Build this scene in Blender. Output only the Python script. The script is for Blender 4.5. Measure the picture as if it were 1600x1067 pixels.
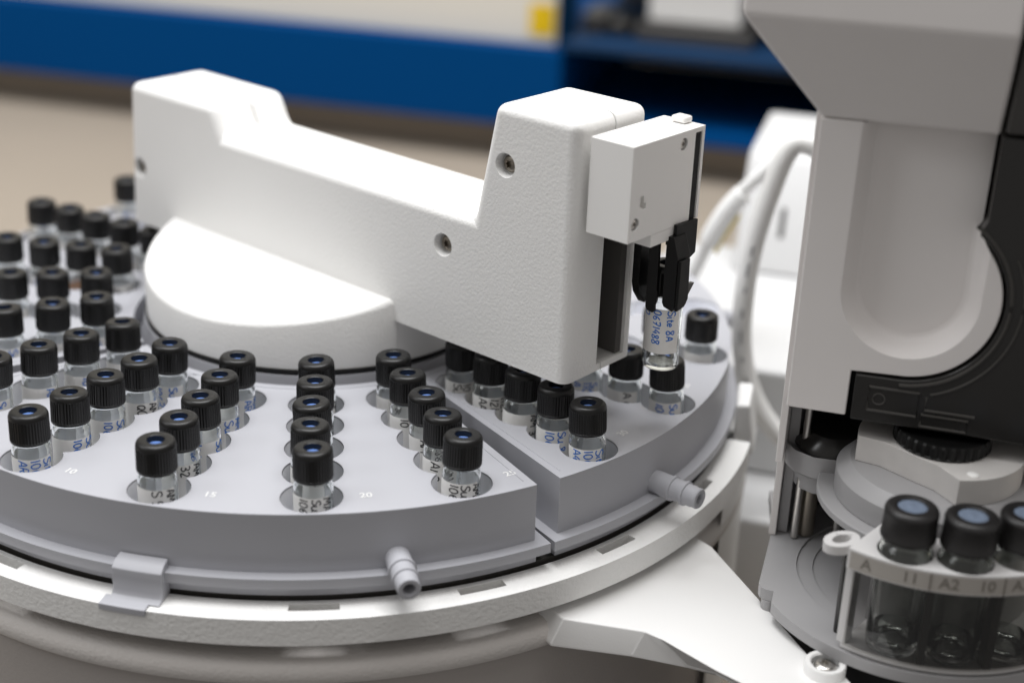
import bpy, bmesh, math, random
from mathutils import Vector, Matrix
from math import cos, sin, pi, radians, hypot, atan2, sqrt

for o in list(bpy.data.objects):
    bpy.data.objects.remove(o)
random.seed(7)
SC = bpy.context.scene
COL = SC.collection
S = 0.0011            # one drawing unit = 1.1 mm; everything below is in drawing units

# ------------------------------------------------------------------ camera
cam_d = bpy.data.cameras.new("camera")
cam = bpy.data.objects.new("camera", cam_d)
COL.objects.link(cam)
cam.location = (45.21164887 * S, -473.15206225 * S, 180.24665745 * S)
cam.rotation_mode = 'XYZ'
cam.rotation_euler = (radians(66.60507311), radians(-2.01899657), radians(-1.72359589))
cam_d.sensor_fit = 'HORIZONTAL'
cam_d.sensor_width = 36.0
cam_d.lens = 36.0 * 2293.6966 / 1600.0
cam_d.clip_start = 0.01
cam_d.clip_end = 50
cam_d.dof.use_dof = True
cam_d.dof.focus_distance = 414 * S
cam_d.dof.aperture_fstop = 5.0
cam_d.dof.aperture_blades = 7
SC.camera = cam

# ------------------------------------------------------------------ world and lamps
w = bpy.data.worlds.new("World")
SC.world = w
w.use_nodes = True
bg = w.node_tree.nodes["Background"]
bg.inputs[0].default_value = (1.0, 0.965, 0.935, 1)
bg.inputs[1].default_value = 0.325

def area(name, loc, target, size, size_y, power, col):
    d = bpy.data.lights.new(name, 'AREA')
    d.shape = 'RECTANGLE'
    d.size, d.size_y = size, size_y
    d.energy = power
    d.color = col
    o = bpy.data.objects.new(name, d)
    COL.objects.link(o)
    o.location = loc
    o.rotation_euler = (Vector(target) - Vector(loc)).to_track_quat('-Z', 'Y').to_euler()
    return o
area("ceiling_lamp", (0.0, 0.14, 1.62), (0.02, 0.0, 0), 1.5, 0.8, 38, (0.985, 0.99, 1.0))
area("front_fill_lamp", (0.2, -0.6, 2.0), (0.05, -0.05, 0), 1.5, 0.6, 9, (1.0, 0.985, 0.97))  # unseen fill light added to brighten tower and ring fronts
area("side_lamp", (-1.5, -0.25, 1.25), (0.0, 0.0, 0), 0.9, 0.6, 9, (0.97, 0.985, 1.0))

SC.view_settings.view_transform = 'Standard'
SC.view_settings.look = 'None'
SC.view_settings.exposure = 0.0
SC.view_settings.gamma = 1.0
SC.render.engine = 'CYCLES'
SC.cycles.use_denoising = True
SC.cycles.max_bounces = 14
SC.cycles.transmission_bounces = 14
SC.cycles.transparent_max_bounces = 24
SC.cycles.caustics_reflective = False
SC.cycles.caustics_refractive = True
SC.cycles.sample_clamp_indirect = 6.0

# ------------------------------------------------------------------ materials
def mat(name, col, rough=0.5, bump=None, spec=0.5, metal=0.0, var=0.0, varscale=60.0, alpha=None, coat=0.0, sheen=0.0):
    m = bpy.data.materials.new(name)
    m.use_nodes = True
    nt = m.node_tree
    b = nt.nodes["Principled BSDF"]
    b.inputs["Base Color"].default_value = (*col, 1)
    b.inputs["Roughness"].default_value = rough
    b.inputs["Metallic"].default_value = metal
    b.inputs["Specular IOR Level"].default_value = spec
    b.inputs["Coat Weight"].default_value = coat
    tc = nt.nodes.new("ShaderNodeTexCoord")
    if var > 0:
        n = nt.nodes.new("ShaderNodeTexNoise")
        n.inputs["Scale"].default_value = varscale
        n.inputs["Detail"].default_value = 5
        nt.links.new(tc.outputs["Object"], n.inputs["Vector"])
        mx = nt.nodes.new("ShaderNodeMix")
        mx.data_type = 'RGBA'
        mx.inputs[6].default_value = (*[c * (1 - var) for c in col], 1)
        mx.inputs[7].default_value = (*[min(1, c * (1 + var)) for c in col], 1)
        nt.links.new(n.outputs["Fac"], mx.inputs[0])
        nt.links.new(mx.outputs[2], b.inputs["Base Color"])
    if bump:
        scale, dist, strength = bump
        n = nt.nodes.new("ShaderNodeTexNoise")
        n.inputs["Scale"].default_value = scale
        n.inputs["Detail"].default_value = 2.5
        n.inputs["Roughness"].default_value = 0.55
        nt.links.new(tc.outputs["Object"], n.inputs["Vector"])
        bp = nt.nodes.new("ShaderNodeBump")
        bp.inputs["Strength"].default_value = strength
        bp.inputs["Distance"].default_value = dist
        nt.links.new(n.outputs["Fac"], bp.inputs["Height"])
        nt.links.new(bp.outputs["Normal"], b.inputs["Normal"])
    return m

def glass(name, tint=(0.97, 0.985, 0.98), edge=(0.90, 0.92, 0.93), ripple=0.0, haze=0.0):
    """thin clear glass: what lies behind shows through, rims darken, the surface reflects"""
    m = bpy.data.materials.new(name)
    m.use_nodes = True
    nt = m.node_tree
    nt.nodes.clear()
    out = nt.nodes.new("ShaderNodeOutputMaterial")
    tr = nt.nodes.new("ShaderNodeBsdfTransparent")
    gl = nt.nodes.new("ShaderNodeBsdfGlossy")
    gl.inputs["Roughness"].default_value = 0.03
    lw = nt.nodes.new("ShaderNodeLayerWeight")
    lw.inputs["Blend"].default_value = 0.22
    mixc = nt.nodes.new("ShaderNodeMix")
    mixc.data_type = 'RGBA'
    mixc.inputs[6].default_value = (*tint, 1)
    mixc.inputs[7].default_value = (*edge, 1)
    nt.links.new(lw.outputs["Facing"], mixc.inputs[0])
    nt.links.new(mixc.outputs[2], tr.inputs["Color"])
    fr = nt.nodes.new("ShaderNodeFresnel")
    fr.inputs["IOR"].default_value = 1.5
    df = nt.nodes.new("ShaderNodeBsdfDiffuse")
    df.inputs["Color"].default_value = (0.85, 0.86, 0.86, 1)
    mh = nt.nodes.new("ShaderNodeMixShader")
    mh.inputs[0].default_value = haze
    nt.links.new(tr.outputs[0], mh.inputs[1])
    nt.links.new(df.outputs[0], mh.inputs[2])
    mx = nt.nodes.new("ShaderNodeMixShader")
    nt.links.new(fr.outputs[0], mx.inputs[0])
    nt.links.new(mh.outputs[0], mx.inputs[1])
    nt.links.new(gl.outputs[0], mx.inputs[2])
    nt.links.new(mx.outputs[0], out.inputs["Surface"])
    if ripple:
        tc = nt.nodes.new("ShaderNodeTexCoord")
        n = nt.nodes.new("ShaderNodeTexNoise")
        n.inputs["Scale"].default_value = 500
        nt.links.new(tc.outputs["Object"], n.inputs["Vector"])
        bp = nt.nodes.new("ShaderNodeBump")
        bp.inputs["Strength"].default_value = ripple
        bp.inputs["Distance"].default_value = 0.0004
        nt.links.new(n.outputs["Fac"], bp.inputs["Height"])
        for q in (gl, fr, lw):
            nt.links.new(bp.outputs[0], q.inputs["Normal"])
    return m

M = {}
REAL = True
M['white'] = mat("white_textured_plastic", (0.86, 0.855, 0.84), 0.5, (1050, 0.0004, 0.42), 0.4, var=0.02, varscale=30)
M['ring_white'] = mat("white_leather_grain_plastic", (0.82, 0.815, 0.80), 0.5, (760, 0.0006, 0.55), 0.35, var=0.025, varscale=30)
M['white_fine'] = mat("white_moulded_plastic", (0.80, 0.795, 0.785), 0.48, (1500, 0.00012, 0.35), 0.4)
M['stand_body_shaded'] = mat("shade_darkened_stand_body", (0.40, 0.37, 0.35), 0.5, (950, 0.0003, 0.4), 0.35)  # body tone darkened to carry the shade under the ring
M['stand_white_shaded'] = mat("shade_darkened_white_plastic", (0.62, 0.59, 0.565), 0.5, (950, 0.00045, 0.5), 0.35)  # darker copy of the ring white, shade of the lower ring in the colour
M['white_shiny'] = mat("white_smooth_plastic", (0.90, 0.89, 0.87), 0.38, (900, 0.00003, 0.25), 0.4)
M['housing'] = mat("warm_white_housing_plastic", (0.78, 0.75, 0.735), 0.46, (1300, 0.00009, 0.3), 0.4, var=0.02)
M['grey'] = mat("grey_tray_plastic", (0.405, 0.408, 0.437), 0.46, (1500, 0.00006, 0.25), 0.4, var=0.025, varscale=40)
M['pocket_bright'] = mat("pale_pocket_brightening", (0.80, 0.81, 0.85), 0.5)  # paler than the tray so the shaded pockets look brighter
M['grey_metal'] = mat("grey_painted_metal", (0.35, 0.345, 0.35), 0.42, (1400, 0.00004, 0.25), 0.45, var=0.05, varscale=90)
M['grey_holder'] = mat("light_grey_holder_plastic", (0.66, 0.65, 0.645), 0.42, (1400, 0.00004, 0.25), 0.45, var=0.04, varscale=90)
M['grey_dirty'] = mat("worn_grey_turret_metal", (0.62, 0.60, 0.58), 0.45, (900, 0.00005, 0.3), 0.4, var=0.10, varscale=160)
M['cap'] = mat("black_cap_plastic", (0.013, 0.012, 0.012), 0.42, (2600, 0.00006, 0.35), 0.55)
M['cap_top'] = mat("black_matt_cap_plastic", (0.0035, 0.0032, 0.003), 0.38, (2600, 0.00002, 0.2), 0.42)
M['black'] = mat("black_moulded_plastic", (0.005, 0.005, 0.005), 0.40, (1800, 0.00005, 0.3), 0.3)
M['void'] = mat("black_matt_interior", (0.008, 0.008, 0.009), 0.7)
M['septum'] = mat("blue_septum_rubber", (0.12, 0.22, 0.52), 0.42, (2200, 0.00008, 0.4), 0.5)
M['septum_pale'] = mat("pale_blue_septum_rubber", (0.16, 0.20, 0.27), 0.5, (1600, 0.0001, 0.5), 0.4, var=0.25, varscale=500)
M['label'] = mat("white_write_on_patch", (0.86, 0.85, 0.83), 0.7)
M['ink_blue'] = mat("blue_marker_ink", (0.012, 0.165, 0.62), 0.5)
M['ink_black'] = mat("black_marker_ink", (0.012, 0.012, 0.016), 0.5)
M['print'] = mat("white_printed_ink", (0.72, 0.72, 0.71), 0.6)
M['glass'] = glass("clear_vial_glass", ripple=0.25, haze=0.17)
M['glass_big'] = glass("clear_bottle_glass", (0.93, 0.95, 0.94), (0.60, 0.62, 0.62), ripple=0.12, haze=0.04)
def real_glass(name, col, ripple):
    m = bpy.data.materials.new(name)
    m.use_nodes = True
    nt = m.node_tree
    nt.nodes.clear()
    out = nt.nodes.new("ShaderNodeOutputMaterial")
    g = nt.nodes.new("ShaderNodeBsdfGlass")
    g.inputs["Color"].default_value = (*col, 1)
    g.inputs["IOR"].default_value = 1.47
    g.inputs["Roughness"].default_value = 0.0
    tc = nt.nodes.new("ShaderNodeTexCoord")
    n = nt.nodes.new("ShaderNodeTexNoise")
    n.inputs["Scale"].default_value = 420
    nt.links.new(tc.outputs["Object"], n.inputs["Vector"])
    bp = nt.nodes.new("ShaderNodeBump")
    bp.inputs["Strength"].default_value = ripple
    bp.inputs["Distance"].default_value = 0.0003
    nt.links.new(n.outputs["Fac"], bp.inputs["Height"])
    nt.links.new(bp.outputs[0], g.inputs["Normal"])
    nt.links.new(g.outputs[0], out.inputs["Surface"])
    return m
if REAL:
    M['glass'] = real_glass("clear_vial_glass", (0.99, 1.0, 1.0), 0.12)
    M['glass_big'] = real_glass("clear_bottle_glass", (0.97, 0.98, 0.97), 0.06)
M['liquid'] = glass("clear_liquid", (0.90, 0.92, 0.91), (0.6, 0.62, 0.6))
M['smoke_clear'] = glass("smoky_clear_plastic", (0.66, 0.645, 0.63), (0.45, 0.44, 0.43), haze=0.03)
M['amber'] = mat("amber_liquid", (0.50, 0.17, 0.03), 0.3)
M['steel'] = mat("brushed_steel", (0.62, 0.60, 0.57), 0.28, (900, 0.00004, 0.2), 0.5, 1.0)
M['steel_dark'] = mat("tarnished_steel", (0.30, 0.27, 0.23), 0.35, None, 0.5, 1.0)
M['housing_far'] = mat("bright_white_enamel", (0.60, 0.60, 0.60), 0.5)
M['smoke'] = mat("dark_smoked_plastic", (0.020, 0.019, 0.018), 0.24, (700, 0.00004, 0.25), 0.45)
M['slot'] = mat("dark_grey_slot_lining", (0.10, 0.095, 0.09), 0.5, None, 0.3)
M['rib_and_shade'] = mat("dark_smoked_edge_and_gap_shade", (0.05, 0.047, 0.043), 0.35, None, 0.5)  # door ribs and turret posts, also the painted shade of the ring gap
M['smoke_grey'] = mat("grey_smoked_plastic", (0.07, 0.067, 0.064), 0.35, None, 0.45)
M['engrave'] = mat("brown_grey_engraved_ink", (0.17, 0.155, 0.135), 0.7)
M['strip'] = mat("beige_marking_strip", (0.40, 0.375, 0.345), 0.55, None, 0.4)
M['cable'] = mat("ivory_cable_jacket", (0.84, 0.835, 0.815), 0.42, None, 0.4)
M['cable_mark'] = mat("grey_cable_print", (0.33, 0.33, 0.33), 0.6)
M['bench'] = mat("beige_bench_laminate", (0.35, 0.30, 0.245), 0.55, None, 0.3, var=0.05, varscale=9)
M['blue'] = mat("blue_painted_panel", (0.0005, 0.053, 0.195), 0.55, None, 0.03)
M['blue_dull'] = mat("dull_blue_board", (0.012, 0.04, 0.10), 0.55, None, 0.1)
M['navy'] = mat("dark_blue_panel", (0.001, 0.018, 0.05), 0.6, None, 0.05)
M['floor'] = mat("dark_grey_vinyl_floor", (0.12, 0.115, 0.11), 0.6, None, 0.3, var=0.1, varscale=3)
M['cream'] = mat("cream_wall_paint", (0.72, 0.69, 0.62), 0.8, None, 0.2)
M['shelf_shade'] = mat("shade_dark_shelf_back", (0.13, 0.115, 0.105), 0.7, None, 0.2)
M['yellow'] = mat("yellow_sticker", (0.78, 0.52, 0.005), 0.6, None, 0.3)
M['yellow_pale'] = mat("pale_yellow_tag", (0.80, 0.66, 0.25), 0.6, None, 0.3)
M['paper'] = mat("white_paper_label", (0.85, 0.85, 0.84), 0.7, None, 0.2)

# ------------------------------------------------------------------ mesh helpers
class MB:
    """collects vertices and faces in drawing units, builds ONE mesh object"""
    def __init__(self):
        self.v, self.f = [], []
    def add(self, vs, fs, xf=None):
        n = len(self.v)
        self.v += [tuple(xf(*p)) if xf else tuple(p) for p in vs]
        self.f += [[i + n for i in f] for f in fs]
        return self
    def box(self, x0, x1, y0, y1, z0, z1, xf=None):
        vs = [(x0, y0, z0), (x1, y0, z0), (x1, y1, z0), (x0, y1, z0), (x0, y0, z1), (x1, y0, z1), (x1, y1, z1), (x0, y1, z1)]
        return self.add(vs, [(3, 2, 1, 0), (4, 5, 6, 7), (0, 1, 5, 4), (1, 2, 6, 5), (2, 3, 7, 6), (3, 0, 4, 7)], xf)
    def loft(self, loops, cap0=True, cap1=True, xf=None, close=True):
        n = len(loops[0])
        vs = [p for l in loops for p in l]
        fs = []
        for k in range(len(loops) - 1):
            for i in range(n if close else n - 1):
                j = (i + 1) % n
                fs.append((k * n + i, k * n + j, (k + 1) * n + j, (k + 1) * n + i))
        if cap0:
            fs.append(tuple(range(n - 1, -1, -1)))
        if cap1:
            fs.append(tuple((len(loops) - 1) * n + i for i in range(n)))
        return self.add(vs, fs, xf)
    def lathe(self, prof, n=48, xf=None, cap0=False, cap1=False, a0=0.0, a1=2 * pi):
        full = abs(a1 - a0 - 2 * pi) < 1e-6
        m = n if full else n + 1
        loops = [[(r * cos(a0 + (a1 - a0) * i / n), r * sin(a0 + (a1 - a0) * i / n), z) for i in range(m)] for r, z in prof]
        return self.loft(loops, cap0, cap1, xf, close=full)
    def tube(self, path, r, n=12, xf=None):
        P = [Vector(p) for p in path]
        loops = []
        up = Vector((0, 0, 1))
        for i, p in enumerate(P):
            t = (P[min(i + 1, len(P) - 1)] - P[max(i - 1, 0)]).normalized()
            a = t.cross(up)
            if a.length < 1e-3:
                a = t.cross(Vector((1, 0, 0)))
            a.normalize()
            b = a.cross(t)
            rr = r[i] if isinstance(r, (list, tuple)) else r
            loops.append([tuple(p + a * (rr * cos(2 * pi * k / n)) + b * (rr * sin(2 * pi * k / n))) for k in range(n)])
        return self.loft(loops, True, True, xf)
    def bm(self):
        b = bmesh.new()
        vs = [b.verts.new(p) for p in self.v]
        for f in self.f:
            try:
                b.faces.new([vs[i] for i in f])
            except ValueError:
                pass
        b.normal_update()
        return b

def link(name, me, m, parent=None, origin=(0, 0, 0)):
    o = bpy.data.objects.new(name, me)
    COL.objects.link(o)
    if m is not None:
        me.materials.clear()
        me.materials.append(m)
    if parent is not None:
        o.parent = parent
        po = parent.get("_o", (0, 0, 0))
        o.location = [(origin[i] - po[i]) * S for i in range(3)]
    else:
        o.location = [origin[i] * S for i in range(3)]
    o["_o"] = tuple(float(x) for x in origin)
    return o

def build(name, src, m, parent=None, origin=(0, 0, 0), bevel=0.0, seg=2, angle=38, recalc=True, smooth=True, weld=True, wn=False):
    b = src.bm() if isinstance(src, MB) else src
    if weld:
        bmesh.ops.remove_doubles(b, verts=b.verts, dist=1e-4)
    if recalc:
        bmesh.ops.recalc_face_normals(b, faces=b.faces)
    for v in b.verts:
        v.co = (v.co - Vector(origin)) * S
    me = bpy.data.meshes.new(name)
    b.to_mesh(me)
    b.free()
    if smooth:
        for p in me.polygons:
            p.use_smooth = True
        me.set_sharp_from_angle(angle=radians(angle))
    o = link(name, me, m, parent, origin)
    if bevel:
        md = o.modifiers.new("edge", 'BEVEL')
        md.width = bevel * S
        md.segments = seg
        md.limit_method = 'ANGLE'
        md.angle_limit = radians(angle)
        md.use_clamp_overlap = True
        md.harden_normals = True
    if wn:
        md = o.modifiers.new("normals", 'WEIGHTED_NORMAL')
        md.keep_sharp = True
    return o

def thing(name, label, cat, origin=(0, 0, 0), group=None):
    o = bpy.data.objects.new(name, None)
    o.empty_display_size = 0.01
    COL.objects.link(o)
    o.location = [c * S for c in origin]
    o["_o"] = tuple(float(x) for x in origin)
    o["label"], o["category"] = label, cat
    if group:
        o["group"] = group
    return o

def tag(o, label, cat, group=None):
    o["label"], o["category"] = label, cat
    if group:
        o["group"] = group
    return o

def bevel_edges(b, pred, off, seg=4):
    es = [e for e in b.edges if pred(e)]
    bmesh.ops.bevel(b, geom=es, offset=off, segments=seg, profile=0.5, affect='EDGES', clamp_overlap=True)
    return b

def clean(mb):
    b = mb.bm()
    bmesh.ops.remove_doubles(b, verts=b.verts, dist=1e-4)
    bmesh.ops.dissolve_limit(b, angle_limit=0.005, verts=b.verts, edges=b.edges)
    return b

def fill_shape(loops, z0, z1):
    """flat outline with holes, filled and extruded -> MB (verts in the outline's own x, y and z)"""
    c = bpy.data.curves.new("tmp", 'CURVE')
    c.dimensions = '2D'
    c.fill_mode = 'BOTH'
    c.extrude = (z1 - z0) / 2
    for l in loops:
        sp = c.splines.new('POLY')
        sp.points.add(len(l) - 1)
        for i, p in enumerate(l):
            sp.points[i].co = (p[0], p[1], 0, 1)
        sp.use_cyclic_u = True
    o = bpy.data.objects.new("tmp", c)
    COL.objects.link(o)
    dg = bpy.context.evaluated_depsgraph_get()
    me = bpy.data.meshes.new_from_object(o.evaluated_get(dg))
    mb = MB()
    mb.add([(v.co.x, v.co.y, v.co.z + (z0 + z1) / 2) for v in me.vertices], [tuple(p.vertices) for p in me.polygons])
    bpy.data.objects.remove(o)
    bpy.data.curves.remove(c)
    bpy.data.meshes.remove(me)
    return mb

def xform(mb, xf):
    mb.v = [tuple(xf(*p)) for p in mb.v]
    return mb

def text_mesh(s, size):
    c = bpy.data.curves.new("tmp", 'FONT')
    c.body = s
    c.size = size
    c.align_x = 'CENTER'
    c.align_y = 'CENTER'
    c.resolution_u = 3
    c.offset = size * 0.012
    o = bpy.data.objects.new("tmp", c)
    COL.objects.link(o)
    dg = bpy.context.evaluated_depsgraph_get()
    me = bpy.data.meshes.new_from_object(o.evaluated_get(dg))
    mb = MB()
    mb.add([tuple(v.co) for v in me.vertices], [tuple(p.vertices) for p in me.polygons])
    bpy.data.objects.remove(o)
    bpy.data.curves.remove(c)
    bpy.data.meshes.remove(me)
    return mb

def boolean(o, cutters):
    """cut MB cutters (drawing units, world) out of mesh object o and bake the result"""
    for k in cutters:
        co = build("cutter", k, None, None, (0, 0, 0), smooth=False)
        md = o.modifiers.new("cut", 'BOOLEAN')
        md.operation = 'DIFFERENCE'
        md.solver = 'EXACT'
        md.object = co
        bpy.context.view_layer.update()
        dg = bpy.context.evaluated_depsgraph_get()
        me = bpy.data.meshes.new_from_object(o.evaluated_get(dg))
        o.modifiers.remove(md)
        old = o.data
        o.data = me
        bpy.data.meshes.remove(old)
        bpy.data.objects.remove(co)
    for p in o.data.polygons:
        p.use_smooth = True
    o.data.set_sharp_from_angle(angle=radians(38))
    return o

def pol(r, deg, z=0.0):
    return (r * cos(radians(deg)), r * sin(radians(deg)), z)

def circle(cx, cy, r, n=40, a0=0.0):
    return [(cx + r * cos(a0 + 2 * pi * i / n), cy + r * sin(a0 + 2 * pi * i / n)) for i in range(n)]

# frames: arm (s along, d towards camera, z), tower (t along the front, o outward, z)
AA = radians(-42.5)
AD = (cos(AA), sin(AA)); AN = (sin(AA), -cos(AA))
def arm(s, d, z):
    return (AD[0] * s + AN[0] * d, AD[1] * s + AN[1] * d, z)
TA = radians(-18)
TD = (cos(TA), sin(TA)); TN = (sin(TA), -cos(TA))
T0 = (177.0, -126.9)
def tow(t, o, z):
    return (T0[0] + TD[0] * t + TN[0] * o, T0[1] + TD[1] * t + TN[1] * o, z)
def bak(b, o, z):
    return (TD[0] * b + TN[0] * o, TD[1] * b + TN[1] * o, z)

# ================================================================== setting
bm_ = MB().box(-2600, 2600, -120, 1100, -176, -140)
o = build("bench_surface", bm_, M['bench'], None, (0, 0, -140), bevel=1.0)
o["kind"] = "structure"
fl_ = MB().box(-2600, 2600, -2200, 1100, -910, -900)
o = build("floor", fl_, M['floor'], None, (0, 0, -900))
o["kind"] = "structure"
wl = MB().box(-1800, 1800, -1010, -1000, -890, 1300, bak)
o = build("wall", wl, M['cream'], None, bak(0, -1000, -140))
o["kind"] = "structure"

# blue cabinet behind
cb = thing("wall_cabinet", "blue bench-back cabinet with an open dark cubby at its right", "cabinet", bak(-69, -607, -111))
build("body", MB().box(-760, -69, -900, -607, -111, -51, bak), M['blue'], cb, bak(-69, -607, -111), bevel=1.5)
build("added_backboard", MB().box(-760, 420, -650, -640, -139.9, -111.2, bak), M['bench'], cb, bak(-69, -607, -111))  # board added to lighten the dark band under the cabinet
build("back_panel", MB().box(-69, 420, -830, -822, -101, -50, bak), M['navy'], cb, bak(-69, -607, -111))  # darker blue carries the shade inside the cubby
build("top_board", MB().box(-69, 420, -822, -606, -50, -43.5, bak), M['blue_dull'], cb, bak(-69, -607, -111), bevel=1.2)
build("bottom_board", MB().box(-69, 420, -822, -606, -110.5, -101, bak), M['blue'], cb, bak(-69, -607, -111), bevel=1.2)
build("post", MB().box(-75, -66, -640, -612, -50.9, 170, bak), M['navy'], cb, bak(-69, -607, -111), bevel=0.8)
build("upper_back_panel", MB().box(-66, 420, -800, -792, -43.4, 240, bak), M['shelf_shade'], cb, bak(-69, -607, -111))  # dark tone stands in for the shade inside the shelf unit
build("upper_shelf", MB().box(-66, 420, -792, -625, 40, 48, bak), M['navy'], cb, bak(-69, -607, -111))
o = build("cream_board", MB().box(-760, -76, -640, -622, -50.9, 260, bak), M['cream'], None, bak(-300, -622, -51), bevel=1)
tag(o, "cream board standing on the blue cabinet at the back", "board")
yl = MB().box(-98, -79, -621.9, -621.2, -44, -21, bak)
o = build("sticker", yl, M['yellow'], None, bak(-88, -621, -43), bevel=0)
tag(o, "yellow sticker low on the cream board's right end", "sticker")
# things on the cabinet top, far out of focus
def blur_box(name, label, cat, b0, b1, o0, o1, z0, z1, m, bev=3.0, group=None):
    r = thing(name, label, cat, bak((b0 + b1) / 2, o1, z0), group)
    h = z0 + (z1 - z0) * 0.78
    build("body", MB().box(b0, b1, o0, o1, z0, h, bak), m, r, bak((b0 + b1) / 2, o1, z0), bevel=bev)
    build("lid", MB().box(b0 - 0.8, b1 + 0.8, o0 - 0.8, o1 + 0.8, h + 0.1, z1, bak), m, r, bak((b0 + b1) / 2, o1, z0), bevel=bev * 0.6)
    return r
blur_box("white_carton", "large white carton on the cabinet top, blurred behind the tower", "carton", -14, 56, -700, -645, -32, 20, M['paper'], 4)
blur_box("grey_tray", "flat grey tray under the white carton", "tray", -20, 66, -705, -632, -43.3, -32.3, M['smoke_grey'], 2)
for k, (b0, b1, h, m) in enumerate([(-62, -46, 15, 'smoke_grey'), (-42, -26, 10, 'smoke'), ]):
    blur_box("small_box", ["grey box on the cabinet top beside the cream board", "low black box between the grey box and the carton tray"][k], "box",
             b0, b1, -680 + 6 * k, -640, -43.3, -43.3 + h, M[m], 2)

# white instrument housing behind the tower, with its cable
ih = thing("instrument_housing", "white instrument housing standing behind the tray and tower", "instrument", (175, 60, -140))
lowv = MB().box(84, 330, 50, 224, -139.9, -95, lambda b, o, z: bak(b, -o, z))
build("lower_body", lowv, M['housing_far'], ih, (175, 60, -140), bevel=2.5, seg=3)
upv = MB().box(85, 330, 86, 224, -94.9, -50, lambda b, o, z: bak(b, -o, z))
build("upper_body", upv, M['housing_far'], ih, (175, 60, -140), bevel=2.5, seg=3)
slope = MB()
P = [(190, -49.9), (212, -4), (218, 0), (290, 0), (290, -49.9)]     # depth, height: a steep sloping front
slope.loft([[bak(118, -a, z) for a, z in P], [bak(330, -a, z) for a, z in P]])
build("sloping_cover", slope, M['housing_far'], ih, (175, 60, -140), bevel=2.5, seg=3)
build("slot", MB().box(136.3, 138.6, 197.2, 199.5, -34, -22, lambda b, o, z: bak(b, -o - (z + 34) * 0.479, z)), M['smoke_grey'], ih, (175, 60, -140))

def catmull(P, n=10):
    P = [Vector(p) for p in P]
    out = []
    for i in range(len(P) - 1):
        p0, p1, p2, p3 = P[max(i - 1, 0)], P[i], P[i + 1], P[min(i + 2, len(P) - 1)]
        for k in range(n):
            t = k / n
            out.append(0.5 * ((2 * p1) + (p2 - p0) * t + (2 * p0 - 5 * p1 + 4 * p2 - p3) * t * t + (3 * p1 - p0 - 3 * p2 + p3) * t ** 3))
    out.append(P[-1])
    return out
cab = thing("signal_cable", "thick ivory cable looping down between tray and tower", "cable", (171, 11, -68))
cp = catmull([(181, 9, 26), (173, 11, 42), (164, 14, 46), (159.5, 15, 41), (156, 16, 28), (152.5, 17, 10), (151, 18, -9), (152, 18, -32), (158, 15, -52), (171, 11, -68), (190, 6, -80)])
build("jacket", MB().tube(cp, 3.7, 20), M['cable'], cab, (171, 11, -68))
mk = MB()
for i in range(52, 80, 4):
    p = cp[i]; t = (cp[i + 1] - cp[i - 1]).normalized()
    n = Vector((-0.25, -0.97, 0)); n = (n - t * n.dot(t)).normalized(); sd = n.cross(t)
    for j in range(1):
        c = p + n * 3.72
        l = 1.1 + 0.7 * (i % 3); wd = 0.5
        mk.add([c - t * l - sd * wd, c + t * l - sd * wd, c + t * l + sd * wd, c - t * l + sd * wd], [(0, 1, 2, 3)])
build("printed_mark", mk, M['cable_mark'], cab, (171, 11, -68))
cab2 = thing("thin_cable", "thinner white cable with a yellow tag behind the gripper", "cable", (140, 75, -29))
cp2 = catmull([(186, 60, 28), (176, 63, 34), (165, 66, 21), (155, 70, 8), (147, 72, -9), (140, 75, -29), (130, 80, -49)])
build("jacket", MB().tube(cp2, 2.6, 12), M['paper'], cab2, (140, 75, -29))
sl = catmull([(157, 68.6, 10), (152, 70.2, 2.5), (148, 71.4, -6), (146.2, 72, -11)], 6)
tagm = MB().tube(sl, 4.0, 12)
build("sleeve", tagm, M['paper'], cab2, (140, 75, -29))
tg = MB()
for a, b in zip(sl[4:-1], sl[5:]):
    q = [a + Vector((1.9, -0.6, -3.4)), b + Vector((1.9, -0.6, -3.4)), b + Vector((3.5, -0.9, -5.0)), a + Vector((3.5, -0.9, -5.0))]
    tg.add(q + [p + Vector((0.1, 0.7, 0.1)) for p in q], [(0, 1, 2, 3), (7, 6, 5, 4), (0, 3, 7, 4), (1, 5, 6, 2)])
build("yellow_tag", tg, M['yellow_pale'], cab2, (140, 75, -29))

# ================================================================== tray base
base = thing("tray_stand", "white round ring stand carrying the grey vial tray, with a screwed bracket", "tray stand", (0, 0, -140))
ORG = (0, 0, -140)
# upper ring with slots through it, cut off square at its right end
RA0, RA1 = -200.0, -17.7
def arc(r, a0, a1, n):
    return [(r * cos(radians(a0 + (a1 - a0) * i / n)), r * sin(radians(a0 + (a1 - a0) * i / n))) for i in range(n + 1)]
outer = arc(151.4, RA0, RA1, 150) + arc(142.3, RA1, RA0, 150)
holes = []
for a in (-193.4, -175.6, -157.7, -139.7, -121.6, -85.8, -67.8, -49.9, -32.3):
    holes.append(arc(147.0, a - 2.65, a + 2.65, 8) + arc(143.9, a + 2.65, a - 2.65, 8))
build("upper_ring", fill_shape([outer] + holes, -47, -39), M['ring_white'], base, ORG)
lw = MB()
lw.lathe([(142.5, -53), (146.5, -53), (148.6, -53.4), (150.0, -54.6), (150.7, -56.2), (150.7, -59.2), (150.2, -60), (142.5, -60)], 220)
build("lower_ring", lw, M['stand_white_shaded'], base, ORG, angle=50)
build("gap_shade_core", MB().lathe([(0, -38), (62, -38), (141.0, -38), (141.0, -53.2), (143.2, -53.2)], 160), M['rib_and_shade'], base, ORG)  # dark colour stands in for the shade in the gap between rings
body = MB().lathe([(148.4, -59.8), (148.4, -139.9)], 200)
build("body", body, M['stand_body_shaded'], base, ORG)
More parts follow.
